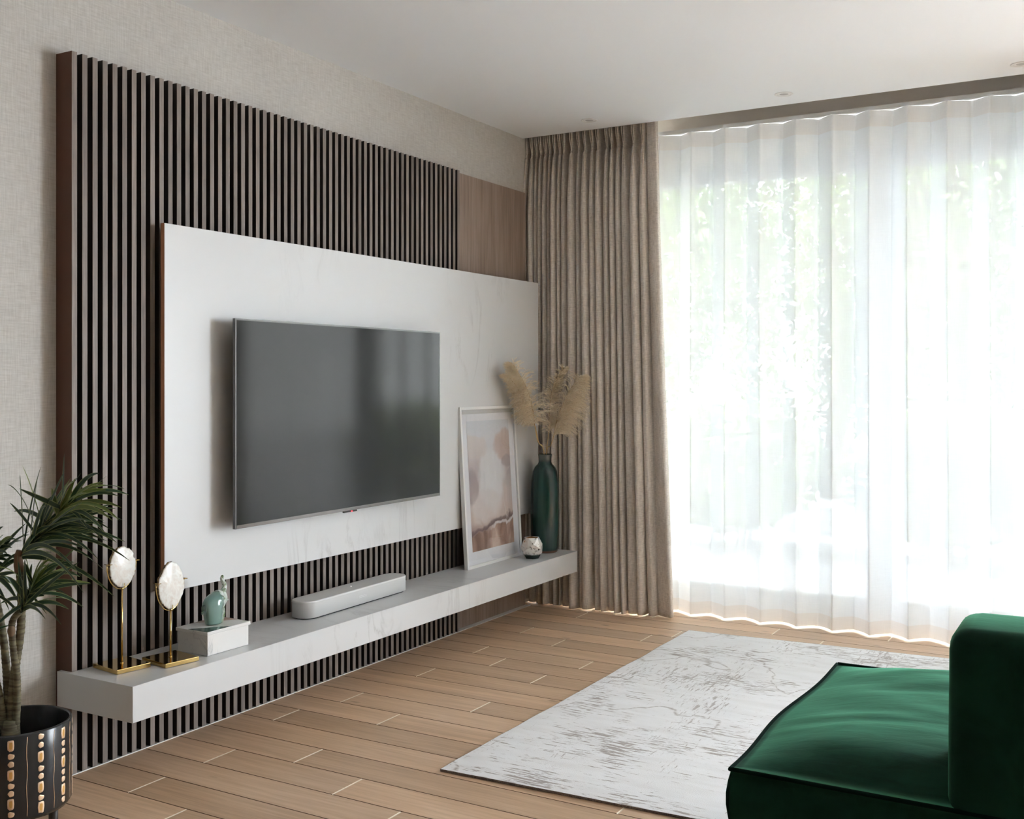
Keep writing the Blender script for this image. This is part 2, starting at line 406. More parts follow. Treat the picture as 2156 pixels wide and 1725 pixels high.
c = art.mix(c, (.86, .84, .84), art.math('MULTIPLY', art.ramp(lineu, [(.004, 1.0), (.012, 0.0)]), art.ramp(v_, [(.1, 0.0), (.2, .5), (.6, .6), (.7, 0.0)])))
art.color(c)
bm = bmesh.new(); uvl = bm.loops.layers.uv.verify()
q = [bm.verts.new(p) for p in ((-.0086, .062, .074), (-.0086, fw_-.062, .074), (-.0086, fw_-.062, fh_-.068), (-.0086, .062, fh_-.068))]
f = bm.faces.new(q)
for l, uv in zip(f.loops, ((0, 0), (1, 0), (1, 1), (0, 1))): l[uvl].uv = uv
r_ = bmesh.ops.extrude_face_region(bm, geom=[f]); bmesh.ops.translate(bm, verts=[v for v in r_['geom'] if isinstance(v, bmesh.types.BMVert)], vec=(-.0003, 0, 0))
fpt(obj('print', bm, fr, art.m))
fpt(obj('glass', boxm(-.0055, -.004, b_, fw_-b_, b_, fh_-b_), fr, m_glass))
bpy.data.objects.remove(piv)

# ------------------------------------------------------------------ vase
VX, VY = .225, 4.90
mv = M('teal_glaze', (.010, .036, .034), .12); mv.b.inputs['IOR'].default_value = 1.5
vn = mv.noise(mv.coords('Object', (20, 20, 1.2)), 2, 4); 
zt = mv.node('ShaderNodeTexCoord'); zs_ = mv.node('ShaderNodeSeparateXYZ'); mv.link(zt.outputs['Object'], zs_.inputs[0])
base_c = mv.ramp(vn, [(.35, (.008, .026, .026)), (.65, (.022, .060, .052))])
tb = mv.ramp(zs_.outputs['Z'], [(.008, (.20, .10, .07)), (.016, (.012, .04, .036)), ])
tm = mv.ramp(zs_.outputs['Z'], [(.008, 1.0), (.014, 0.0)])
rimm = mv.ramp(zs_.outputs['Z'], [(.46, 0.0), (.478, .8)])
mv.color(mv.mix(mv.mix(base_c, (.20, .10, .07), tm), (.09, .10, .08), rimm)); mv.bump(mv.noise(mv.coords('Object', (30, 30, 4)), 1, 2), .05, .002)
vase = lathe_b = bmesh.new()
prof = [(.0, .001), (.060, .001), (.066, .006), (.0705, .03), (.0735, .10), (.0745, .20), (.0735, .30), (.0705, .37), (.064, .413), (.052, .438), (.038, .452), (.033, .462), (.0325, .478), (.0345, .494), (.036, .500), (.034, .5035), (.030, .500), (.028, .47), (.05, .42), (.062, .3), (.06, .03), (0, .02)]
lathe(vase, prof, 56); bmesh.ops.remove_doubles(vase, verts=vase.verts, dist=1e-5)
vs_obj = obj('vase', vase, None, mv.m); vs_obj.location = (VX, VY, ZS)
tag(vs_obj, 'tall dark teal glazed bottle vase holding dried pampas at the far end of the shelf', 'vase')

# ------------------------------------------------------------------ pampas grass
SR = Vector((.8654, .5010, 0)); SF = Vector((-.5010, .8654, 0)); UP = Vector((0, 0, 1))
mp_ = M('dried_plume', (.66, .53, .38), .9); mp_.color(mp_.ramp(mp_.noise(mp_.coords('Object', (60, 60, 60)), 1, 2), [(.35, (.86, .75, .58)), (.65, (1, .95, .85))]))
tr_ = mp_.node('ShaderNodeBsdfTranslucent'); tr_.inputs[0].default_value = (.95, .85, .68, 1)
mxs = mp_.node('ShaderNodeMixShader'); mxs.inputs[0].default_value = .5
mp_.link(mp_.b.outputs[0], mxs.inputs[1]); mp_.link(tr_.outputs[0], mxs.inputs[2]); mp_.link(mxs.outputs[0], mp_.n['Material Output'].inputs[0])
m_stem = M('straw_stem', (.58, .40, .18), .6).m
NECK = Vector((VX, VY, ZS + .495))
PXM = 5.5 / 2275                 # metres per picture pixel at the vase's distance, used only to scale the sketch below
def sketch(p, depth=0):
    return SR * ((p[0] - 1147) * PXM) + UP * ((957 - p[1]) * PXM) + SF * depth
def pampas(label, stem, spine, depth, side, droop, dens, wmax, seed, neg=.15):
    r = random.Random(seed)
    t = thing('pampas_stem', label, 'dried grass', NECK, 0, 'dried pampas stems in the teal vase')
    bm = bmesh.new()
    st = [sketch(stem[0], depth[0]*.4) + Vector((0, 0, -.24))] + [sketch(p, depth[0]) for p in stem]
    st[0] = Vector((st[1].x*.3 + r.uniform(-.012, .012), st[1].y*.3 + r.uniform(-.012, .012), -.40))
    st[1] = Vector((st[1].x, st[1].y, 0)) 
    if st[1].length > .02: st[1] = st[1].normalized()*.02
    sp_ = [sketch(p, depth[0] + (depth[1]-depth[0])*i/(len(spine)-1)) for i, p in enumerate(spine)]
    tube(bm, spline(st + sp_, 6), lambda u: .0024*(1-.8*u)+.0004, 6)
    smooth(obj('stem', bm, t, m_stem))
    c = spline(sp_, 14); L = len(c)
    bm = bmesh.new()
    for k in range(dens):
        u = r.random()**.9
        i = min(int(u*(L-1)), L-2); p = c[i].lerp(c[i+1], u*(L-1)-i)
        d = (c[min(i+1, L-1)] - c[max(i-1, 0)]).normalized()
        ang = r.gauss(0, .7)
        lat = (SR*math.cos(ang)*side + SF*math.sin(ang)).normalized()
        if r.random() < neg: lat = -lat
        env = 1.05 - .75*u**1.6 - .25*(1-u)**6
        ln = wmax * (.55+.6*r.random()) * max(.3, env)
        d0 = (d*.9 + lat*(.45+.3*r.random())).normalized()
        n = 7; pts = [p]; q = p.copy(); dd = d0.copy()
        for s in range(n):
            dd = (dd + lat*.12 + Vector((0, 0, -1))*droop*(.35+s*.17)*(1.1-u*.6) + Vector((r.uniform(-.1, .1), r.uniform(-.1, .1), r.uniform(-.1, .1)))).normalized()
            q = q + dd*ln/n; pts.append(q.copy())
        # a feathery branchlet: ribbon with small side barbs
        wv = dd.cross(Vector((r.uniform(-1, 1), r.uniform(-1, 1), r.uniform(-1, 1)))).normalized()
        for s in range(n):
            wa = .0015*(1-s/n)+.0003; wb = .0015*(1-(s+1)/n)+.0002
            vv = [bm.verts.new(x) for x in (pts[s]-wv*wa, pts[s]+wv*wa, pts[s+1]+wv*wb, pts[s+1]-wv*wb)]; bm.faces.new(vv)
            if s > 0:
                for h in range(4):
                    m0 = pts[s].lerp(pts[s+1], r.random()); dr = (pts[s+1]-pts[s]).normalized()
                    rv = Vector((r.uniform(-1, 1), r.uniform(-1, 1), r.uniform(-1, 1)))
                    e = m0 + (dr + rv*.55).normalized()*r.uniform(.009, .020)
                    w2 = dr.cross(rv).normalized()*.0009
                    bm.faces.new([bm.verts.new(x) for x in (m0-w2, m0+w2, e)])
    o = obj('plume', bm, t, mp_.m); o['kind'] = 'stuff'
    return t
pampas('full golden pampas plume drooping over the framed print, leaning nearest it', [(1138, 957), (1131, 925)], [(1124, 889), (1121, 865), (1113, 830), (1098, 795), (1078, 764)], (-.10, -.24), -1, .24, 640, .125, 1, .12)
pampas('bushy pampas plume behind the fullest golden one, tip curling toward the marble', [(1140, 957), (1133, 928)], [(1125, 893), (1112, 862), (1096, 830), (1083, 805), (1063, 787)], (-.08, -.27), -1, .15, 430, .08, 2, .25)
pampas('slim upright pampas plume rising in the middle of the vase', [(1150, 957), (1152, 930)], [(1155, 905), (1156, 870), (1161, 825), (1170, 795), (1188, 771)], (.00, .01), 1, .10, 470, .07, 3, .15)
pampas('wide pampas plume arching toward the curtain from the teal vase', [(1153, 957), (1158, 935)], [(1164, 916), (1172, 880), (1186, 845), (1200, 815), (1217, 791)], (-.05, -.06), 1, .26, 800, .165, 4, .06)

# ------------------------------------------------------------------ faceted candle holder
mc = M('mercury_glass', (.8, .79, .76), .25, .3)
cn = mc.noise(mc.coords('Object', (1, 1, 1)), 75, 5, .7)
zc = mc.node('ShaderNodeSeparateXYZ'); tcc = mc.node('ShaderNodeTexCoord'); mc.link(tcc.outputs['Object'], zc.inputs[0])
spk = mc.ramp(cn, [(.36, (.07, .05, .035)), (.42, (.78, .76, .72)), (.6, (.86, .85, .82))])
cu_ = mc.ramp(mc.noise(mc.coords('Object', (1, 1, 1)), 22, 3), [(.62, 0.0), (.68, 1.0)])
col = mc.mix(spk, (.55, .26, .12), mc.math('MULTIPLY', cu_, .7))
low = mc.ramp(mc.math('ADD', zc.outputs['Z'], mc.math('MULTIPLY', cn, .012)), [(.026, 1.0), (.031, 0.0)])
mc.color(mc.mix(col, (.035, .055, .048), low)); mc.link(mc.math('SUBTRACT', .35, mc.math('MULTIPLY', low, .3)), mc.b.inputs['Metallic'])
bm = bmesh.new()
def ring(n, r, z, off): return [bm.verts.new((r*math.cos(2*PI*(k+off)/n), r*math.sin(2*PI*(k+off)/n), z)) for k in range(n)]
r0 = ring(5, .032, .0, 0); r1 = ring(5, .050, .030, 0); r2 = ring(5, .058, .052, .5); r3 = ring(5, .037, .104, .5); r3b = ring(5, .052, .074, 0)
bm.faces.new(r0[::-1])
for k in range(5):
    j = (k+1) % 5; h = (k-1) % 5
    bm.faces.new((r0[k], r0[j], r1[j], r2[k], r1[k]))
    bm.faces.new((r2[h], r1[k], r2[k], r3b[k]))
    bm.faces.new((r2[k], r3b[j], r3[k], )) ; bm.faces.new((r2[k], r3[k], r3b[k]))
    bm.faces.new((r3b[k], r3[k], r3[h]))
for f in list(bm.faces): bmesh.ops.recalc_face_normals(bm, faces=bm.faces[:]); break
ch = thing('candle_holder', 'small faceted silver mercury-glass candle holder in front of the teal vase', 'candle holder', (.268, 4.685, ZS+.0005), R(20))
o = obj('faceted_glass', bm, ch, mc.m); sm = o.modifiers.new('s', 'SOLIDIFY'); sm.thickness = .003; sm.offset = -1
bm = bmesh.new(); k5 = lambda r, z: [(r*math.cos(2*PI*(k+.5)/5), r*math.sin(2*PI*(k+.5)/5), z) for k in range(5)]
vv = grid(bm, [k5(.0335, .103), k5(.045, .06), k5(.03, .02)], True); bm.faces.new(vv[-1])
smooth(obj('copper_lining', bm, ch, M('copper_lining', (.55, .22, .06), .35, .8).m), False)

# ------------------------------------------------------------------ marble box
bx = thing('marble_box', 'white marble lidded box inlaid with green and tan triangles, on the shelf', 'box', (.157, 2.503, ZS+.0006), R(-1))
m_bmarble = marble_mat('white_stone', (.78, .77, .75), (.40, .41, .40), (.70, .66, .60), .3, 7)
obj('box_body', boxm(0, .136, 0, .181, 0, .0665, bev=.002), bx, m_bmarble)
lid = obj('lid', boxm(-.005, .141, -.005, .186, .0668, .0782, bev=.0022), bx, m_bmarble)
def tri(pts, z, nm, mat, t=.0006):
    bm = bmesh.new(); a = [bm.verts.new((x, y, z)) for x, y in pts]; b = [bm.verts.new((x, y, z+t)) for x, y in pts]
    bm.faces.new(b); bm.faces.new(a[::-1])
    for i in range(len(pts)): j = (i+1) % len(pts); bm.faces.new((a[i], a[j], b[j], b[i]))
    return obj(nm, bm, lid, mat)
m_green = marble_mat('green_stone', (.07, .11, .095), (.22, .28, .25), (.10, .15, .13), .25, 16)
m_tan = marble_mat('tan_stone', (.42, .31, .25), (.60, .48, .40), (.36, .27, .22), .3, 14)
tri([(.1395, -.0035), (.1395, .102), (.052, -.0035)], .0780, 'inlay', m_green)['label'] = 'green stone triangle'
tri([(-.0035, .055), (-.0035, .1845), (.085, .1845)], .0780, 'inlay', m_tan)['label'] = 'tan stone triangle'

# ------------------------------------------------------------------ glass elephant
el = thing('glass_elephant', 'teal and clear glass elephant figurine with raised trunk, on top of the marble box', 'figurine', (.228, 2.594, ZS+.0794))
def ell(bm, c, s, n=20):
    r = bmesh.ops.create_icosphere(bm, subdivisions=3, radius=1)
    for v in r['verts']: v.co = Vector((v.co.x*s[0]+c[0], v.co.y*s[1]+c[1], v.co.z*s[2]+c[2]))
def remeshed(o, vox=.0022, it=6):
    m = o.modifiers.new('r', 'REMESH'); m.mode = 'VOXEL'; m.voxel_size = vox; m.use_smooth_shade = True
    s = o.modifiers.new('s', 'SMOOTH'); s.iterations = it; s.factor = .6
    dg = bpy.context.evaluated_depsgraph_get(); me = bpy.data.meshes.new_from_object(o.evaluated_get(dg)); o.modifiers.clear()
    mats = list(o.data.materials); o.data = me; me.materials.clear()
    for x in mats: me.materials.append(x)
    return smooth(o)
bm = bmesh.new()
EB = [(.0, .0, .031, .021), (.004, .0, .035, .0235), (.02, -.002, .037, .025), (.045, -.003, .0415, .028), (.065, -.001, .045, .029), (.08, .002, .042, .027), (.092, .007, .034, .022), (.102, .013, .022, .015), (.108, .017, .006, .005)]
def erows(k=1.0, zk=1.0, top=9): return [[(rx*k*math.cos(2*PI*a/24), yc + ry*k*math.sin(2*PI*a/24), z*zk+.001) for a in range(24)] for z, yc, ry, rx in EB[:top]]
vv = grid(bm, erows(), True); bm.faces.new(vv[0][::-1]); bm.faces.new(vv[-1])
ell(bm, (0, .034, .078), (.017, .020, .028)); ell(bm, (.001, .026, .035), (.017, .015, .033)); ell(bm, (0, .052, .070), (.005, .013, .006)); ell(bm, (0, .036, .095), (.012, .012, .012))
tube(bm, spline([(0, .034, .090), (0, .042, .104), (0, .046, .118), (0, .041, .131), (0, .034, .142), (0, .035, .150), (0, .040, .153)], 6), lambda u: .0105*(1-u)+.0045*u, 12)
ell(bm, (0, -.044, .058), (.009, .010, .015)); ell(bm, (0, -.052, .044), (.005, .006, .0065)); ell(bm, (.024, .014, .074), (.005, .013, .020)); ell(bm, (-.024, .014, .074), (.005, .013, .020))
me_ = M('mottled_glass', (.35, .55, .50), .05); me_.b.inputs['IOR'].default_value = 1.45
en = me_.noise(me_.coords('Object', (1, 1, .7)), 70, 4, .65, .8)
sy = me_.node('ShaderNodeSeparateXYZ'); et = me_.node('ShaderNodeTexCoord'); me_.link(et.outputs['Object'], sy.inputs[0])
head = me_.ramp(me_.math('MULTIPLY_ADD', me_.noise(me_.coords('Object'), 50, 2), .02, sy.outputs['Y']), [(.018, 0.0), (.026, 1.0)])
speck = me_.ramp(en, [(.40, (.18, .26, .10)), (.47, (.62, .74, .66)), (.56, (.85, .88, .86))])
bodyc = me_.ramp(sy.outputs['Z'], [(.0, (.66, .86, .80)), (.06, (.74, .90, .86)), (.09, (.50, .74, .74)), (.12, (.76, .80, .68))])
me_.color(me_.mix(bodyc, speck, head))
me_.link(me_.math('SUBTRACT', .92, me_.math('MULTIPLY', head, .62)), me_.b.inputs['Transmission Weight'])
o = obj('body', bm, el, me_.m); remeshed(o)
bm = bmesh.new()
vv = grid(bm, [[(x, y-.003, z+.002) for x, y, z in r] for r in erows(.72, .86)], True); bm.faces.new(vv[0][::-1]); bm.faces.new(vv[-1])
smooth(obj('frosted_core', bm, el, M('frosted_teal', (.55, .74, .68), .6).m))

# ------------------------------------------------------------------ agate slices on brass stands
def agate(label, loc, rz, bw, bl, pole_h, sw, shh, notch, seed):
    r = random.Random(seed)
    t = thing('agate_stand', label, 'ornament', loc, rz, 'agate slices on brass stands')
    obj('base', boxm(-bw/2, bw/2, -bl/2, bl/2, 0, .0135, bev=.0012), t, m_brass)
    bm = bmesh.new(); tube(bm, [(0, 0, .0135), (0, 0, pole_h)], .0031, 12)
    lathe(bm, [(.0031, .0136), (.006, .0136), (.006, .0152), (.0031, .0158)], 16)
    smooth(obj('rod', bm, t, m_brass))
    cz = pole_h + .006 + shh/2
    ro = -rz
    hold = []
    for k in range(25):
        a = PI + PI*k/24
        hold.append((-.002, (sw/2+.005)*math.cos(a), cz + .012 + (shh/2+.018)*math.sin(a)))
    def rot(p): 
        c, s = math.cos(ro), math.sin(ro); return (p[0]*c - p[1]*s, p[0]*s + p[1]*c, p[2])
    bm = bmesh.new(); tube(bm, [rot(p) for p in hold], .0017, 8)
    e0, e1 = hold[0], hold[-1]
    for e, s in ((e0, 1), (e1, -1)):
        tube(bm, [rot((-.012, e[1], e[2]+.001)), rot((.012, e[1], e[2]+.001))], .0015, 6)
        tube(bm, [rot((.010, e[1]-s*.003, e[2]+.001)), rot((.010, e[1]+s*.010, e[2]+.001))], .0013, 6)
    tube(bm, [rot((.010, 0, cz-shh/2-.006)), rot((.010, 0, cz-shh/2+.012))], .0013, 6); tube(bm, [rot((-.004, 0, cz-shh/2-.006)), rot((.011, 0, cz-shh/2-.006))], .0013, 6)
    smooth(obj('cradle', bm, t, m_brass))
    # stone slice
    bm = bmesh.new(); N = 72; out = []
    for k in range(N):
        a = 2*PI*k/N
        rr = 1 + .05*noise.noise(Vector((math.cos(a)*1.6+seed, math.sin(a)*1.6, 0))) + .035*noise.noise(Vector((math.cos(a)*7+seed, math.sin(a)*7, 3))) + .02*r.uniform(-1, 1)
        for (a0, wdt, dep) in notch:
            dd = abs((a-a0+PI) % (2*PI) - PI); rr -= dep*math.exp(-(dd/wdt)**2)
        out.append((math.cos(a)*sw/2*rr, math.sin(a)*shh/2*rr))
    th = .0115
    rows = []
    for s, x in ((.0, -th/2), (.93, -th/2), (1.0, -th/2+.0015), (1.015, 0), (1.0, th/2-.0015), (.93, th/2), (.0, th/2)):
        rows.append([Vector(rot((x, p[0]*s, cz + p[1]*s))) for p in out])
    vs = grid(bm, rows, True)
    for i in range(6):
        pass
    uvx = {}
    for f in bm.faces: f.material_index = 0
    bmesh.ops.remove_doubles(bm, verts=bm.verts, dist=1e-6)
    bm.faces.ensure_lookup_table()
    for f in bm.faces:
        # outer crust faces
        n = f.calc_center_median(); 
        if f.calc_area() and abs(Vector(rot((1, 0, 0))).dot(f.normal)) < .72: f.material_index = 1
    o = obj('agate_slice', bm, t, [m_agate, m_crust]); return t
ma = M('agate', (.80, .79, .74), .22); ma.b.inputs['Subsurface Weight'].default_value = .15; ma.b.inputs['Subsurface Radius'].default_value = (.01, .01, .01)
an = ma.noise(ma.coords('Object', (1, 1, 1)), 28, 5, .6, 1.5)
ma.color(ma.ramp(an, [(.3, (.70, .62, .54)), (.45, (.78, .75, .70)), (.6, (.86, .86, .82))])).bump(ma.noise(ma.coords(), 120, 3), .25, .001)
m_agate = ma.m
mk = M('agate_crust', (.22, .13, .08), .55, .4); mk.color(mk.ramp(mk.noise(mk.coords(), 90, 4), [(.35, (.06, .035, .03)), (.55, (.38, .26, .13)), (.65, (.66, .50, .28))])); m_crust = mk.m
agate('taller brass stand holding a white agate slice at the near end of the shelf', (.162, 2.275, ZS+.0005), R(-8), .130, .116, .242, .100, .124, [(.45, .12, .10), (1.1, .2, .05)], 3)
agate('shorter brass stand holding a larger white agate slice, beside the marble box', (.234, 2.402, ZS+.0005), R(-9), .130, .120, .160, .104, .146, [(2.5, .3, .09), (.9, .4, .05)], 8)

# ------------------------------------------------------------------ plant pot and plant
PX_, PY_ = .262, 1.842
pot = thing('plant_pot', 'black glossy cylinder pot with gold painted dashes and dots, under the dracaena', 'plant pot', (PX_, PY_, 0), 0)
mpot = M('dark_glazed_pot', (.018, .019, .021), .22); mpot.color(mpot.ramp(mpot.noise(mpot.coords('Object', (1, 1, .3)), 14, 3), [(.35, (.013, .014, .015)), (.65, (.030, .031, .033))]))
bm = bmesh.new(); PR = .139
lathe(bm, [(0, .055), (PR-.022, .055), (PR-.008, .060), (PR, .072), (PR, .283), (PR-.002, .287), (PR-.006, .287), (PR-.008, .283), (PR-.010, .20), (PR-.012, .08), (0, .08)], 72)
bmesh.ops.remove_doubles(bm, verts=bm.verts, dist=1e-5)
smooth(obj('pot_body', bm, pot, mpot.m))
for k in range(3):
    bm = bmesh.new(); a = R(25+120*k); tube(bm, [(math.cos(a)*(PR-.035), math.sin(a)*(PR-.035), 0), (math.cos(a)*(PR-.035), math.sin(a)*(PR-.035), .056)], .012, 14); smooth(obj('leg', bm, pot, M('dark_wood', (.03, .02, .015), .5).m))
mgold = M('gold_paint', (.74, .47, .20), .42, .35); mgold.color(mgold.ramp(mgold.noise(mgold.coords('Object', (1, 1, 1)), 60, 3), [(.35, (.76, .48, .26)), (.6, (.90, .68, .48))])); m_gold = mgold.m; m_gold2 = M('amber_paint', (.72, .40, .11), .4, .2).m
def patch(w_, h_, seed, line=False):
    """a raised dab of paint curved round the pot, centred at angle 0"""
    r = random.Random(seed); n = 14; ring_ = []
    for k in range(n):
        a = 2*PI*k/n; e = .55 if h_ > w_*1.4 else .8
        cx = math.copysign(abs(math.cos(a))**e, math.cos(a)); sy_ = math.copysign(abs(math.sin(a))**e, math.sin(a))
        j = 1 + r.uniform(-.13, .13)
        ring_.append((cx*w_/2*j, sy_*h_/2*j))
    bm = bmesh.new()
    def P_(u, z, rr): return (rr*math.cos(u/PR), rr*math.sin(u/PR), z)
    a_ = [bm.verts.new(P_(u, z, PR+.0002)) for u, z in ring_]; b_2 = [bm.verts.new(P_(u*.96, z*.97, PR+.0005)) for u, z in ring_]
    c_ = bm.verts.new((PR+.00055, 0, 0))
    d_ = [bm.verts.new(P_(u*.5, z*.62, PR+.0006)) for u, z in ring_]
    for i in range(n):
        j = (i+1) % n; bm.faces.new((a_[i], a_[j], b_2[j], b_2[i])); bm.faces.new((b_2[i], b_2[j], d_[j], d_[i])); bm.faces.new((d_[i], d_[j], c_)).material_index = 1 if h_ > w_*1.4 else 0
    me = bpy.data.meshes.new('gold_dab'); bm.to_mesh(me); bm.free(); me.materials.append(m_gold); me.materials.append(m_gold2)
    for p in me.polygons: p.use_smooth = True
    return me
dots = [patch(.0150, .0150, s) for s in (1, 2, 3)]; dash = [patch(.0160, .0310, s) for s in (4, 5, 6)]
cam_az = math.atan2(0 - PY_, 2.865 - PX_)
for c in range(12):
    a0 = cam_az + R(-5 + 31*0 + 30*(c))
    seq = [('-', .262), ('.', .234), ('.', .214), ('-', .186), ('.', .158), ('.', .139), ('-', .112), ('.', .085)] if c % 2 == 0 else \
          [('.', .273), ('.', .251), ('-', .221), ('.', .190), ('.', .170), ('-', .142), ('.', .114), ('-', .090)]
    for i, (k, z) in enumerate(seq):
        o = obj('gold_dab', (dash if k == '-' else dots)[(i+c) % 3], pot); o.location = (0, 0, z); o.rotation_euler = (0, 0, a0)
    bm = bmesh.new(); a1 = a0 + R(15.5); rr = PR+.0002
    tube(bm, [((PR)*math.cos(a1+.01*math.sin(j*1.7)), (PR)*math.sin(a1+.01*math.sin(j*1.7)), .075+j*.0255) for j in range(9)], .0009, 5)
    obj('gold_line', bm, pot, m_gold)

dr = thing('dracaena', 'tall striped-leaf dracaena with several ringed canes growing in the gold-dotted pot', 'plant', (PX_, PY_, 0))
obj('soil', (lambda b: (lathe(b, [(0, .150), (.06, .152), (PR-.013, .148), (PR-.013, .10), (0, .10)], 24), b)[1])(bmesh.new()), dr, M('potting_soil', (.012, .010, .008), 1).m)['kind'] = 'stuff'
mcane = M('ringed_cane', (.12, .10, .06), .75)
mcane.color(mcane.ramp(mcane.noise(mcane.coords('Object', (1, 1, 7)), 22, 3), [(.35, (.07, .055, .03)), (.6, (.17, .15, .085)), (.75, (.26, .20, .11))]))
PM = 2.9 / 2275
def psk(p, depth=0): return SR*((p[0]-30)*PM) + SF*depth + UP*(1.2 - (p[1]-800)*PM)
def cane(pts, r0, r1, depth):
    pl = spline([psk(p, depth*(i/(len(pts)-1))) for i, p in enumerate(pts)], 22)
    bm = bmesh.new()
    def rad(u):
        k = u*len(pl)*.5
        return (r0*(1-u)+r1*u)*(1+.10*(1 if int(u*(len(pl)-1)) % 3 == 0 else 0))
    tube(bm, pl, rad, 12); smooth(obj('cane', bm, dr, mcane.m))
bm = bmesh.new(); tube(bm, [psk((20, 1630)), psk((20, 1580)), psk((19, 1545)), psk((20, 1515))], lambda u: .026-.006*u*u, 14); smooth(obj('root_stock', bm, dr, mcane.m))
cane([(19, 1560), (22, 1470), (29, 1400), (40, 1320), (40, 1240), (34, 1180)], .012, .0095, .0)
cane([(13, 1560), (10, 1470), (4, 1400), (-6, 1330), (-22, 1260), (-34, 1230)], .011, .008, .03)
cane([(27, 1560), (33, 1480), (34, 1420), (29, 1370), (27, 1310), (44, 1285)], .010, .008, -.02)
cane([(8, 1560), (4, 1500), (-4, 1440), (-14, 1400), (-40, 1370)], .010, .008, -.03)
bm = bmesh.new(); tube(bm, [psk((38, 1205)), psk((35, 1190)), psk((34, 1172)), psk((38, 1160))], lambda u: .0135-.004*u, 12)
smooth(obj('sheath', bm, dr, M('brown_sheath', (.15, .075, .035), .6).m))
bm = bmesh.new(); ell(bm, psk((27, 1325), -.02), (.010, .010, .016)); smooth(obj('bud', bm, dr, M('cut_cane_end', (.17, .11, .06), .7).m))
def leafmat(name, dark, lite, edge):
    m = M(name, dark, .38); t = m.node('ShaderNodeTexCoord'); s = m.node('ShaderNodeSeparateXYZ'); m.link(t.outputs['UV'], s.inputs[0])
    a = m.math('ABSOLUTE', m.math('SUBTRACT', s.outputs['X'], .5))
    sx_ = m.node('ShaderNodeTexNoise'); sx_.inputs['Scale'].default_value = 1; mp = m.node('ShaderNodeMapping'); mp.inputs['Scale'].default_value = (16, .8, 1)
    m.link(t.outputs['UV'], mp.inputs[0]); m.link(mp.outputs[0], sx_.inputs['Vector'])
    c = m.mix(dark, lite, m.ramp(sx_.outputs['Fac'], [(.48, 0.0), (.6, .8)]))
    m.color(m.mix(c, edge, m.ramp(a, [(.34, 0.0), (.42, .75)])))
    return m.m
L1 = leafmat('dracaena_leaf', (.016, .046, .024), (.045, .095, .040), (.34, .40, .16))
L2 = leafmat('young_dracaena_leaf', (.10, .16, .035), (.20, .26, .06), (.38, .40, .12))
def leaf(p, tip, sag, wid, mat, r):
    """strap leaf from p to tip, arched by sag"""
    d = tip - p; L = d.length; n = 12
    mid = p + d*.5 + Vector((0, 0, sag*L))
    pts = []
    for i in range(n+1):
        t = i/n; pts.append(p*(1-t)**2 + mid*2*t*(1-t) + tip*t*t)
    view = Vector((r.uniform(-.8, .8), -1, r.uniform(-.2, .9))).normalized()
    rows = []
    for i, q in enumerate(pts):
        t = i/n; tg = (pts[min(i+1, n)]-pts[max(i-1, 0)]).normalized()
        side = tg.cross(view).normalized(); nn = side.cross(tg)
        wv = wid*.5*min(1, .45+t*3)*(1-t**3.2)**.9 + .0003
        rows.append([q - side*wv + nn*wv*.3, q, q + side*wv + nn*wv*.3])
    bm = bmesh.new(); grid(bm, rows, False, 0, lambda a, b: (b/2, a/n))
    obj('leaf', bm, dr, mat)
rl = random.Random(5)
def head(axis, dep, tips, extra, Lmean, ymix, region):
    a = [psk(p, dep) for p in axis]
    for (tx, ty, sg) in tips:
        u = rl.uniform(.1, .95) if ty < axis[0][1]-40 else rl.uniform(0, .45)
        p = a[0].lerp(a[1], u)
        leaf(p, psk((tx, ty), dep + rl.uniform(-.10, .10)), sg, rl.uniform(.011, .015), L2 if (u > .5 and rl.random() < ymix) else L1, rl)
    ax = (a[1]-a[0]).normalized()
    for k in range(extra):
        u = rl.random(); p = a[0].lerp(a[1], u)
        th = rl.uniform(*region)
        out = (SR*math.cos(th) + UP*math.sin(th)*.9 + SF*rl.uniform(-.9, .9)).normalized()
        L_ = Lmean*rl.uniform(.7, 1.15)*(1-.35*u)
        t = p + (out*.8 + ax*.5*u + ax*.25).normalized()*L_ + Vector((0, 0, -.42*L_*(1-.5*u)))
        leaf(p, t, rl.uniform(.24, .42), rl.uniform(.010, .015), L2 if (u > .6 and rl.random() < ymix) else L1, rl)
head([(34, 1175), (140, 1062)], 0, [(246, 1147, .28), (245, 1112, .25), (192, 1177, .35), (194, 1150, .3), (216, 1066, .12), (200, 1006, .02), (168, 1004, .0), (119, 957, .05), (101, 992, .1), (70, 985, .15),
     (56, 978, .2), (20, 1003, .35), (8, 1022, .35), (58, 1024, .0), (15, 1059, .1), (77, 1059, .1), (-5, 1085, .2), (190, 1051, .05), (204, 1110, .2), (126, 992, .0), (140, 1002, .0), (215, 1080, .15), (222, 1100, .2),
     (150, 1015, .0), (130, 1010, .05), (110, 1020, .1), (205, 1085, .15), (185, 1120, .25), (175, 1140, .3), (228, 1075, .15), (150, 1050, .1), (95, 1030, .1)], 44, .255, .8, (-.5, 1.6))
head([(46, 1292), (78, 1215)], -.02, [(154, 1150, .0), (124, 1161, .0), (120, 1177, .0), (111, 1147, .0), (188, 1173, .08), (205, 1221, .12), (176, 1232, .15), (164, 1283, .35), (124, 1288, .3), (-2, 1321, .15), (72, 1155, .0),
     (-5, 1272, .2), (90, 1160, .0), (40, 1180, .1), (140, 1200, .1), (100, 1250, .2), (20, 1330, .2), (-10, 1300, .2), (60, 1190, .05)], 26, .18, .5, (-.3, 3.0))
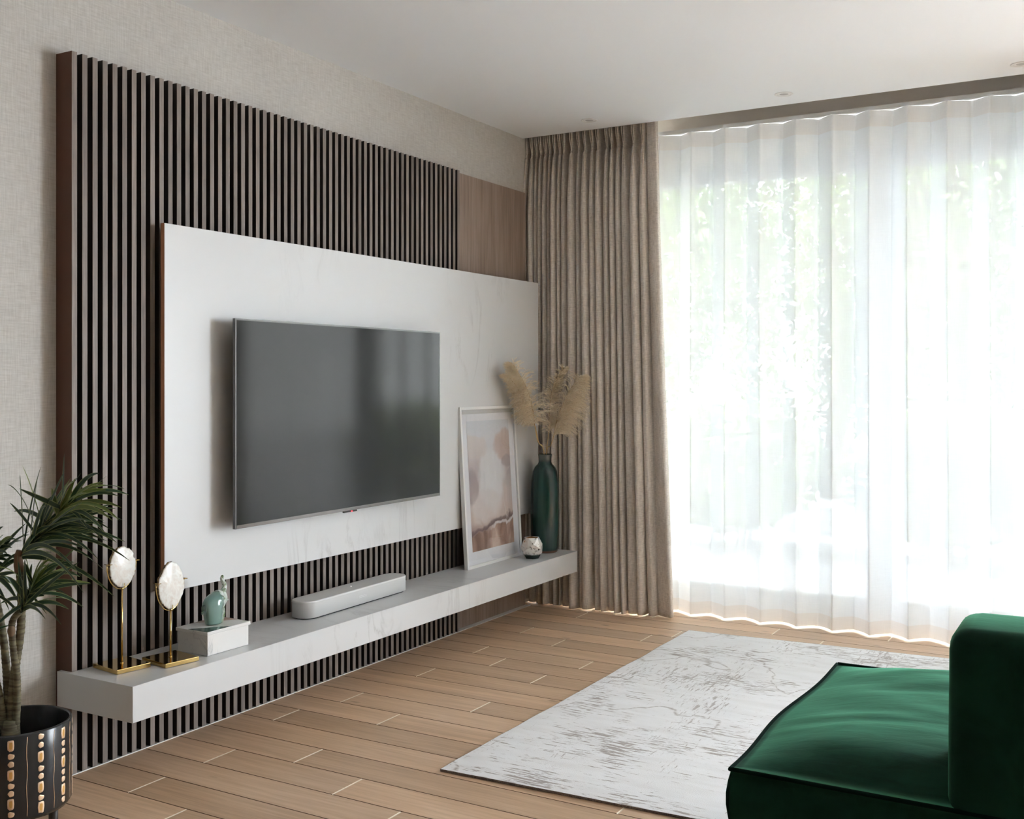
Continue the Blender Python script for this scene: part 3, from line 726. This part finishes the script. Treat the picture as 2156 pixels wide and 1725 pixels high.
head([(-34, 1232), (-40, 1180)], .03, [(40, 1105, .1), (20, 1130, .1), (30, 1270, .3), (50, 1315, .35), (0, 1190, .1), (25, 1210, .2), (8, 1290, .3), (28, 1180, .2)], 34, .2, .3, (-.4, 3.6))
head([(-40, 1372), (-60, 1330)], -.03, [(10, 1320, .2), (5, 1380, .2)], 10, .16, .2, (-.2, 3.3))

# ------------------------------------------------------------------ rug
mr = M('distressed_rug', (.76, .76, .76), .95); mr.b.inputs['Specular IOR Level'].default_value = .1
c1 = mr.coords('Object', (11, 95, 1)); c2 = mr.coords('Object', (95, 13, 1)); c3 = mr.coords('Object', (1.3, 1.5, 1))
st1 = mr.noise(c1, 1, 5, .7); st2 = mr.noise(c2, 1, 5, .7); reg = mr.noise(c3, 1.5, 3, .6); reg2 = mr.noise(mr.coords('Object', (2.2, .8, 1)), 1.7, 2)
f1 = mr.ramp(mr.math('ADD', st1, mr.math('MULTIPLY', reg, .75)), [(.975, 0.0), (1.03, 1.0)])
f2 = mr.ramp(mr.math('ADD', st2, mr.math('MULTIPLY', reg2, .6)), [(.93, 0.0), (.99, 1.0)])
ff = mr.math('MAXIMUM', f1, mr.math('MULTIPLY', f2, .8))
pr = mr.math('ABSOLUTE', mr.math('SUBTRACT', mr.noise(mr.coords('Object', (1.6, 1.1, 1)), 1.1, 5, .45, .5), .5))
ln = mr.math('MULTIPLY', mr.ramp(pr, [(.002, 1.0), (.006, 0.0)]), mr.ramp(st1, [(.42, 0.0), (.52, .9)]))
soft = mr.ramp(mr.noise(mr.coords('Object', (5, 22, 1)), 1, 4), [(.42, 0.0), (.7, .28)])
cr_ = mr.mix((.88, .88, .88), (.68, .66, .64), soft); cr_ = mr.mix(cr_, (.36, .315, .285), mr.math('MULTIPLY', mr.math('MAXIMUM', ff, ln), .85))
mr.color(cr_).bump(mr.noise(mr.coords('Object', (300, 300, 1)), 1, 2), .4, .002)
rg = thing('rug', 'white distressed rug with grey-brown worn streaks on the oak floor before the window', 'rug')
A, B, C_, D = (1.016, 2.753), (2.62, 2.823), (2.62, 4.965), (1.017, 4.871)
bm = bmesh.new(); n = 40; rows = []
for i in range(n+1):
    row = []
    for j in range(n+1):
        u, v = j/n, i/n
        x = (A[0]*(1-u)+B[0]*u)*(1-v) + (D[0]*(1-u)+C_[0]*u)*v; y = (A[1]*(1-u)+B[1]*u)*(1-v) + (D[1]*(1-u)+C_[1]*u)*v
        ed = min(u, 1-u, v, 1-v)*1.6
        wob = .004*noise.noise(Vector((x*4, y*4, 0)))
        if j == 0 : x += .006*noise.noise(Vector((0, y*5, 1)))
        row.append((x, y, .011 - .003*math.exp(-ed/.006) + wob*.3))
    rows.append(row)
vs = grid(bm, rows); smooth(obj('pile', bm, rg, mr.m))
bm = bmesh.new()
for side in ([r[0] for r in rows][::-1], rows[0], [r[-1] for r in rows], rows[-1][::-1]):
    grid(bm, [[(p[0], p[1], .0008) for p in side], [(p[0]+0, p[1]-.0005, .005) for p in side], [(p[0], p[1], p[2]+.0004) for p in side]])
mbd = M('brown_binding', (.16, .12, .10), .95); mbd.color(mbd.ramp(mbd.noise(mbd.coords('Object', (300, 300, 300)), 1, 2), [(.35, (.10, .075, .065)), (.65, (.24, .19, .16))]))
smooth(obj('binding', bm, rg, mbd.m))['label'] = 'brown edge binding'

# ------------------------------------------------------------------ green velvet sofa
mvv = M('green_velvet', (.006, .052, .024), .75); mvv.b.inputs['Specular IOR Level'].default_value = .12
mvv.b.inputs['Sheen Weight'].default_value = .85; mvv.b.inputs['Sheen Roughness'].default_value = .35; mvv.b.inputs['Sheen Tint'].default_value = (.14, .50, .30, 1)
vn_ = mvv.noise(mvv.coords('Object', (9, 26, 9)), 1, 4, .6, .5)
mvv.color(mvv.ramp(vn_, [(.35, (.0025, .019, .010)), (.65, (.005, .036, .020))])).bump(vn_, .12, .01)
m_velvet = mvv.m; m_pipe = M('dark_piping', (.002, .012, .008), .9, Specular_IOR_Level=.08).m
so = thing('velvet_sofa', 'dark green velvet sofa seen from behind, its low cushion on the pale rug', 'sofa', (2.155, 2.10, 0))
SW, SD = .93, .92        # width along x to the back, depth along y
bm = bmesh.new(); box(bm, .02, 2.28, .01, SD-.01, .085, .30); bmesh.ops.bevel(bm, geom=bm.edges[:], offset=.02, segments=3, affect='EDGES'); smooth(obj('base', bm, so, m_velvet))
bm = bmesh.new(); nx, ny = 60, 44
def cush(u, v):
    x = u*1.14; y = v*SD
    eu = min(u*.47, .12)/.12; ev = min(v*SD, (1-v)*SD, .20)/.20
    b = (1-(1-min(1, u*1.14/.40))**2.2)*(1-(1-ev)**2.4)
    z = .418 + .062*b
    z += .004*noise.noise(Vector((x*5, y*22, 0)))*b + .0045*noise.noise(Vector((x*3, y*9+x*8, 5)))*b
    z -= .008*math.sin(v*PI)*math.exp(-u*22)
    return x, y, z
top = [[cush(j/nx, i/ny) for j in range(nx+1)] for i in range(ny+1)]
# the edge wanders in plan like a filled cushion
for i in range(ny+1):
    v = i/ny; off = -.012*math.sin(v*PI) + .006*math.sin(v*PI*3+.6)
    for j in range(6): x, y, z = top[i][j]; top[i][j] = (x + off*(1-j/6), y, z)
grid(bm, top)
def skirt(edge, dx, dy):
    rows = []
    for t in range(6):
        k = t/5; bul = .012*math.sin(k*PI)
        rows.append([(p[0]+dx*bul, p[1]+dy*bul, p[2]*(1-k)+.295*k) for p in edge])
    grid(bm, rows)
skirt(top[0], 0, -1); skirt(top[-1][::-1], 0, 1); skirt([r[0] for r in top][::-1], -1, 0)
bmesh.ops.remove_doubles(bm, verts=bm.verts, dist=1e-5)
cu_o = smooth(obj('seat_cushion', bm, so, m_velvet))
loop_ = [r[0] for r in top][::-1] + top[0][1:]
bm = bmesh.new(); tube(bm, [(p[0]-(.002 if i < ny+1 else 0), p[1]-(.002 if i >= ny else 0), p[2]) for i, p in enumerate(loop_)], .0045, 8)
tube(bm, [(p[0], p[1]+.002, p[2]) for p in top[-1]], .0052, 8)
smooth(obj('piping', bm, cu_o, m_pipe))
bm = bmesh.new(); box(bm, .41, 2.30, -.004, .205, .10, .746)
bmesh.ops.bevel(bm, geom=bm.edges[:], offset=.04, segments=6, affect='EDGES', profile=.55)
bmesh.ops.subdivide_edges(bm, edges=[e for e in bm.edges if e.calc_length() > .2], cuts=8, use_grid_fill=True)
for v in bm.verts:
    v.co.z += .005*noise.noise(v.co*3); v.co.y += .003*noise.noise(v.co*2.3+Vector((3, 3, 3)))
    v.co.x -= .003*math.exp(-((v.co.z-.43)/.22)**2)*(1 if v.co.x < .6 else 0)
smooth(obj('backrest', bm, so, m_velvet))
bm = bmesh.new()
tube(bm, spline([(.4145, .03, .14), (.4115, .03, .43), (.4135, .03, .66), (.418, .033, .70)], 8), .0032, 8); smooth(obj('piping', bm, so, m_pipe))
bm = bmesh.new(); box(bm, 1.16, 2.30, .18, SD, .30, .45); bmesh.ops.bevel(bm, geom=bm.edges[:], offset=.04, segments=4, affect='EDGES'); smooth(obj('seat_cushion', bm, so, m_velvet))
for x, y in ((.08, .08), (.08, SD-.08), (2.2, .08), (2.2, SD-.08)):
    bm = bmesh.new(); tube(bm, [(x, y, .012 if (y > .72 and x < .4) else .0005), (x, y, .088)], lambda u: .014+.006*u, 12); smooth(obj('leg', bm, so, M('black_leg', (.01, .01, .01), .4).m))

# ------------------------------------------------------------------ curtains
mcu = linen('taupe_woven_curtain', (.54, .475, .42), (.86, .79, .72), .9, .95, .5)
def heavy(pins, name, label, flip=None):
    t = thing(name, label, 'curtain', (0, 5.112, 0))
    cells = [(pins[i-1]+pins[i])/2 if i else pins[0]-.02 for i in range(len(pins))] + [pins[-1]+(.014)]
    r = random.Random(21)
    ph = [r.uniform(0, 6) for _ in pins]; am = [r.uniform(.8, 1.25) for _ in pins]; mg_ = [r.uniform(-1, 1) for _ in range(len(pins)+1)]
    zs = [.005, .03, .08, .15, .25, .4, .55, .75, .95, 1.15, 1.35, 1.55, 1.75, 1.9, 2.0, 2.08, 2.15, 2.22, 2.27, 2.31, 2.345, 2.37, 2.39, 2.405, 2.42, 2.435, 2.45, 2.47, 2.50, 2.53, 2.56]
    NS = 18; rows = []
    x0_, x1_ = pins[0], pins[-1]
    for z in zs:
        row = []
        lowk = max(0, 1-z/1.5)
        sc = 1 + .085*(1-z/2.5)
        for i, xc in enumerate(pins):
            zp = 2.405
            a_, b_ = cells[i], cells[i+1]
            a_ += mg_[i]*.004*(1+1.5*lowk) if i else 0; b_ += mg_[i+1]*.005*(1+1.5*lowk) if i < len(pins)-1 else 0
            for k in range(NS):
                tt = -1 + 2*(k+.5)/NS
                if z < zp:      # body of the pleat opens below the pinch
                    op = min(1, ((zp-z)/.30))**.75; op_ = min(1, ((zp-z)/.30))
                    wl_ = .0045*(1-op); 
                    half_l = (xc-a_)*op + .005*(1-op); half_r = (b_-xc)*op + .005*(1-op)
                    rnd_ = max(0, 1-abs(tt)**2.6)**(.5)
                    depth = (.048 + .014*math.sin(ph[i]+z*1.3)*lowk)*am[i]
                    # outside the fold the cloth lies back
                    if abs(tt) < .86:
                        s = tt/.86; x = xc + s*(half_l if s < 0 else half_r)*(.97)
                        y = -depth*max(0, 1-abs(s)**2.4)**.5*(.45+.55*op)
                        y += (.010*(1-op)) * (math.cos(s*PI*2)*.5+.5)
                    else:
                        e = (abs(tt)-.86)/.14; xe = (a_ if tt < 0 else b_); xf = xc + (-half_l if tt < 0 else half_r)*.97
                        x = xf*(1-e)+xe*e; y = .030*e*op_ + (.115 if xc < .6 else .055)*e*(1-op_)
                    x += .003*math.sin(z*1.5+ph[i]*2)*lowk*2
                else:           # header above the pinch splays into two fingers
                    q = min(1, (z-zp)/.07); half = .0022 + .0085*q
                    if abs(tt) < .8:
                        s = tt/.8; x = xc + s*half
                        two = abs(math.sin(s*PI))**.7 if abs(s) < 1 else 0
                        y = -.028*(two*(.3+.7*q) + (1-two)*(1-q)*math.sqrt(max(0, 1-s*s))) + .03*q*(1-two)*(1-abs(s))
                    else:
                        e = (abs(tt)-.8)/.2; xe = (a_ if tt < 0 else b_); x = (xc + (-half if tt < 0 else half))*(1-e)+xe*e; y = (.115 if xc < .6 else .055)*min(1, e*1.8)
                xs_ = x0_ + (x-x0_)*sc
                row.append((xs_, y, z + .0025*math.sin(i*1.9)*(1 if z < .02 else 0)))
        # flat leading edge
        xe = x0_ + (pins[-1]-x0_)*sc
        wlead = (.062 if z > 2.0 else .062 + .028*(2.0-z)/2.0)
        for k in range(1, 9):
            u = k/8; row.append((xe + .012 + wlead*u*1.02, .012 - .040*math.sin(min(1, u*1.05)*PI*.55) + .010*math.sin(z*2.2+u*3), z))
        row.append((xe + .012 + wlead*1.04, -.010, z)); row.append((xe + .012 + wlead*.98, .022, z)); row.append((xe+.012+wlead*.7, .034, z))
        rows.append(row)
    bm = bmesh.new(); grid(bm, rows); o = smooth(obj('drape', bm, t, mcu)); md = o.modifiers.new('s', 'SOLIDIFY'); md.thickness = .0025
    obj('curtain_rail', boxm(pins[0]-.01, pins[-1]+.09, .02, .045, 2.585, 2.615), t, m_white)
    for i, xc in enumerate(pins[::1]):
        if i % 2 == 0: obj('hook', boxm(xc-.002, xc+.002, .0, .034, 2.53, 2.590), t, m_white)
    return t
topx = [1108, 1120, 1129, 1138, 1148, 1157, 1167, 1178, 1187, 1203, 1218, 1231, 1246, 1258, 1277, 1287, 1300, 1312, 1333, 1352]
def x_at(u, y=5.10):
    r_ = (u-1078)/2275; s_, c_ = .5010, .8654
    return 2.865 + y*(-s_ + r_*c_)/(c_ + r_*s_)
pins = [round(x_at(u), 4) for u in topx]
heavy(pins, 'pleated_curtain', 'heavy taupe pinch-pleat curtain gathered in the corner between the slatted wall and the sheer')
t2 = heavy([2.50+.045*i for i in range(16)], 'pleated_curtain', 'second taupe pinch-pleat curtain gathered at the far end of the window, past the sofa')

# sheer
msh = M('sheer_voile', (.95, .95, .95), .9)
def sheer_mat(name, op, tint=(.97, .975, .98)):
    m = M(name, tint, .9)
    tr = m.node('ShaderNodeBsdfTransparent'); tl = m.node('ShaderNodeBsdfTranslucent'); df = m.node('ShaderNodeBsdfDiffuse')
    tl.inputs[0].default_value = (*[c*.80 for c in tint], 1); df.inputs[0].default_value = (*tint, 1)
    m1 = m.node('ShaderNodeMixShader'); m1.inputs[0].default_value = .10
    m.link(df.outputs[0], m1.inputs[1]); m.link(tl.outputs[0], m1.inputs[2])
    wv = m.noise(m.coords('Object', (520, 520, 16)), 1, 2, .6); wh = m.noise(m.coords('Object', (14, 14, 520)), 1, 2, .6)
    f = m.math('ADD', m.math('MULTIPLY', wv, .5), m.math('MULTIPLY', wh, .5))
    fac = m.ramp(f, [(.36, op-.035), (.64, min(1, op+.015))])
    # seen square-on the open weave shows; seen at a slant it closes up
    lw = m.node('ShaderNodeLayerWeight', i_Blend=.5)
    fac2 = m.math('SUBTRACT', fac, m.math('MULTIPLY', m.math('POWER', m.math('SUBTRACT', 1.0, lw.outputs['Facing']), 10.0), .07 if op < .985 else .04))
    m2 = m.node('ShaderNodeMixShader'); m.link(fac2, m2.inputs[0]); m.link(tr.outputs[0], m2.inputs[1]); m.link(m1.outputs[0], m2.inputs[2])
    m.link(m2.outputs[0], m.n['Material Output'].inputs[0]); return m.m
m_sheer = sheer_mat('sheer_voile', .98, (.84, .855, .87)); m_sheer2 = sheer_mat('sheer_double', .99, (.80, .775, .755))
she = thing('sheer_curtain', 'floor-length white sheer curtain in soft waves across the garden window', 'curtain', (0, 5.235, 0))
PER = .1745
def wave(x, z, d=0):
    th = 2*PI*(x-.866)/PER
    k = noise.noise(Vector((x*2.1, 0, 3.3))); a = .042*(1+.3*k) * (1 - .25*(z/2.5)) * (1+.2*noise.noise(Vector((x*3, z*.8, 0))))
    ph = .5*noise.noise(Vector((x*1.7, z*.5, 9)))
    y = -a*math.sin(th+ph) + .006*math.sin(2*th+1+z) 
    return (x + .009*math.sin(2*(th+ph)), y + d, z)
def sheet(z0, z1, nz, x0, x1, d, mat, nm):
    NX = int((x1-x0)/PER*22); bm = bmesh.new()
    grid(bm, [[wave(x0+(x1-x0)*j/NX, z0+(z1-z0)*i/nz, d) for j in range(NX+1)] for i in range(nz+1)])
    return smooth(obj(nm, bm, she, mat))
sheet(.072, 2.385, 14, .70, 2.99, 0, m_sheer, 'voile')
sheet(.010, .072, 3, .70, 2.99, 0, m_sheer2, 'hem')['label'] = 'denser double hem'
sheet(2.385, 2.4605, 3, .70, 2.99, 0, m_sheer2, 'header_tape')
obj('curtain_rail', boxm(.68, 3.05, -.012, .014, 2.462, 2.482), she, m_white)
obj('rail_fixing', boxm(.68, 3.05, .014, .184, 2.470, 2.478), she, m_white)

# ------------------------------------------------------------------ recessed ceiling lights
mlamp = M('unlit_lamp_glass', (.62, .62, .62), .2)
lights = [((.489, 4.875), 'recessed white ceiling downlight in the corner above the taupe curtain'), ((1.473, 4.872), 'middle recessed white ceiling downlight above the sheer curtain'), ((2.45, 4.897), 'recessed white ceiling downlight cut by the edge of the photo, above the sheer')]
for (x, y), lab in lights:
    t = thing('recessed_downlight', lab, 'ceiling light', (x, y, 2.5), 0, 'recessed ceiling downlights')
    bm = bmesh.new(); lathe(bm, [(.041, -.0002), (.041, -.0022), (.038, -.0032), (.031, -.003), (.030, -.0012)], 36); smooth(obj('trim_ring', bm, t, m_white))
    bm = bmesh.new(); lathe(bm, [(.030, -.0012), (.029, -.0022), (.022, -.0022), (.019, -.0008)], 32); o = smooth(obj('gimbal', bm, t, M('gimbal_grey', (.80, .80, .80), .5).m))  # gimbal in its own even pale grey
    bm = bmesh.new(); bmesh.ops.create_cone(bm, cap_ends=True, segments=24, radius1=.012, radius2=.019, depth=.001); o = obj('lamp', bm, t, mlamp.m); o.location = (0, 0, -.0012)

# ------------------------------------------------------------------ garden outside
pav = struct(obj('ground_outside', boxm(-8, 16, 5.66, 22, -.25, -.12), None, M('pale_gravel', (.46, .455, .45), .95).m))
struct(obj('added_shade_slab', boxm(-2.5, 3.6, 5.66, 7.5, 2.78, 2.95), None, m_plaster))     # unseen balcony slab, added to shade the sheer-curtained window
pt = thing('patio', 'pale stone patio outside the window', 'patio', (0, 5.7, -.12))
mst = M('pale_stone', (.60, .595, .59), .8).m
for i in range(15):
    for j in range(3): obj('paving_slab', boxm(-1.6+i*.62, -1.6+i*.62+.61, j*.62, j*.62+.61, 0.0005, .03, bev=.004, seg=1), pt, mst)
mlv = M('foliage', (.12, .22, .05), .6); mlv.color(mlv.ramp(mlv.noise(mlv.coords(), 3, 3), [(.35, (.09, .13, .05)), (.65, (.26, .34, .13))]))
mbark = M('bark', (.10, .075, .055), .9).m
def tree(name, label, x, y, h, cr, n, seed):
    r = random.Random(seed); t = thing(name, label, 'tree', (x, y, -.12), 0, 'trees and shrubs beyond the patio')
    bm = bmesh.new()
    if name == 'garden_tree':
        tube(bm, spline([(0, 0, 0), (.1, 0, h*.3), (-.05, .1, h*.6), (.1, 0, h*.9)], 5), lambda u: .11*(1-u)+.02, 8)
        for k in range(9):
            a = r.uniform(0, 6.28); z = h*r.uniform(.3, .8); L_ = cr*r.uniform(.6, 1)
            tube(bm, spline([(0, 0, z), (math.cos(a)*L_*.5, math.sin(a)*L_*.5, z+.2), (math.cos(a)*L_, math.sin(a)*L_, z+.5+r.uniform(-.2, .4))], 4), lambda u: .03*(1-u)+.006, 6)
    else:
        for k in range(6): tube(bm, [(r.uniform(-.2, .2), r.uniform(-.2, .2), 0), (r.uniform(-cr, cr)*.6, r.uniform(-.3, .3), h*.8)], .015, 5)
    smooth(obj('trunk', bm, t, mbark))
    vsn = []; fsn = []
    for k in range(n):
        while True:
            p = Vector((r.uniform(-1, 1), r.uniform(-1, 1), r.uniform(-1, 1)))
            if p.length < 1 and noise.noise(p*2.2+Vector((seed, 0, 0))) > -.18: break
        c = Vector((p.x*cr, p.y*cr*.7, h*.58 + p.z*h*.46)); s = r.uniform(.04, .08)
        a = Vector((r.gauss(0, 1), r.gauss(0, 1), r.gauss(0, 1))).normalized(); b = a.orthogonal().normalized()
        i0 = len(vsn); vsn += [c-a*s, c+b*s*.45, c+a*s, c-b*s*.45]; fsn.append((i0, i0+1, i0+2, i0+3))
    me = bpy.data.meshes.new('foliage'); me.from_pydata([tuple(v) for v in vsn], [], fsn)
    obj('foliage', me, t, mlv.m)['kind'] = 'stuff'
tree('garden_tree', 'leafy tree beyond the patio nearest the taupe curtain', -1.9, 9.9, 5.0, 1.5, 12000, 1)
tree('garden_tree', 'leafy tree beyond the patio behind the middle of the sheer', -.1, 12.2, 5.2, 1.7, 12000, 2)
tree('garden_tree', 'leafy tree beyond the patio behind the window post', 1.5, 9.9, 5.2, 1.5, 12000, 3)
tree('garden_tree', 'leafy tree beyond the patio past the sofa', 3.5, 12.2, 4.9, 1.7, 11000, 4)
for i, (x, lab) in enumerate(((-3.1, 'low shrub outside nearest the taupe curtain'), (-1.5, 'second low shrub outside from the taupe curtain'), (0.1, 'low shrub outside at the middle of the window'), (1.7, 'low shrub outside behind the window post'), (3.3, 'low shrub outside past the sofa'))):
    tree('garden_shrub', lab, x, 8.2, 1.1, .77, 3000, 20+i)
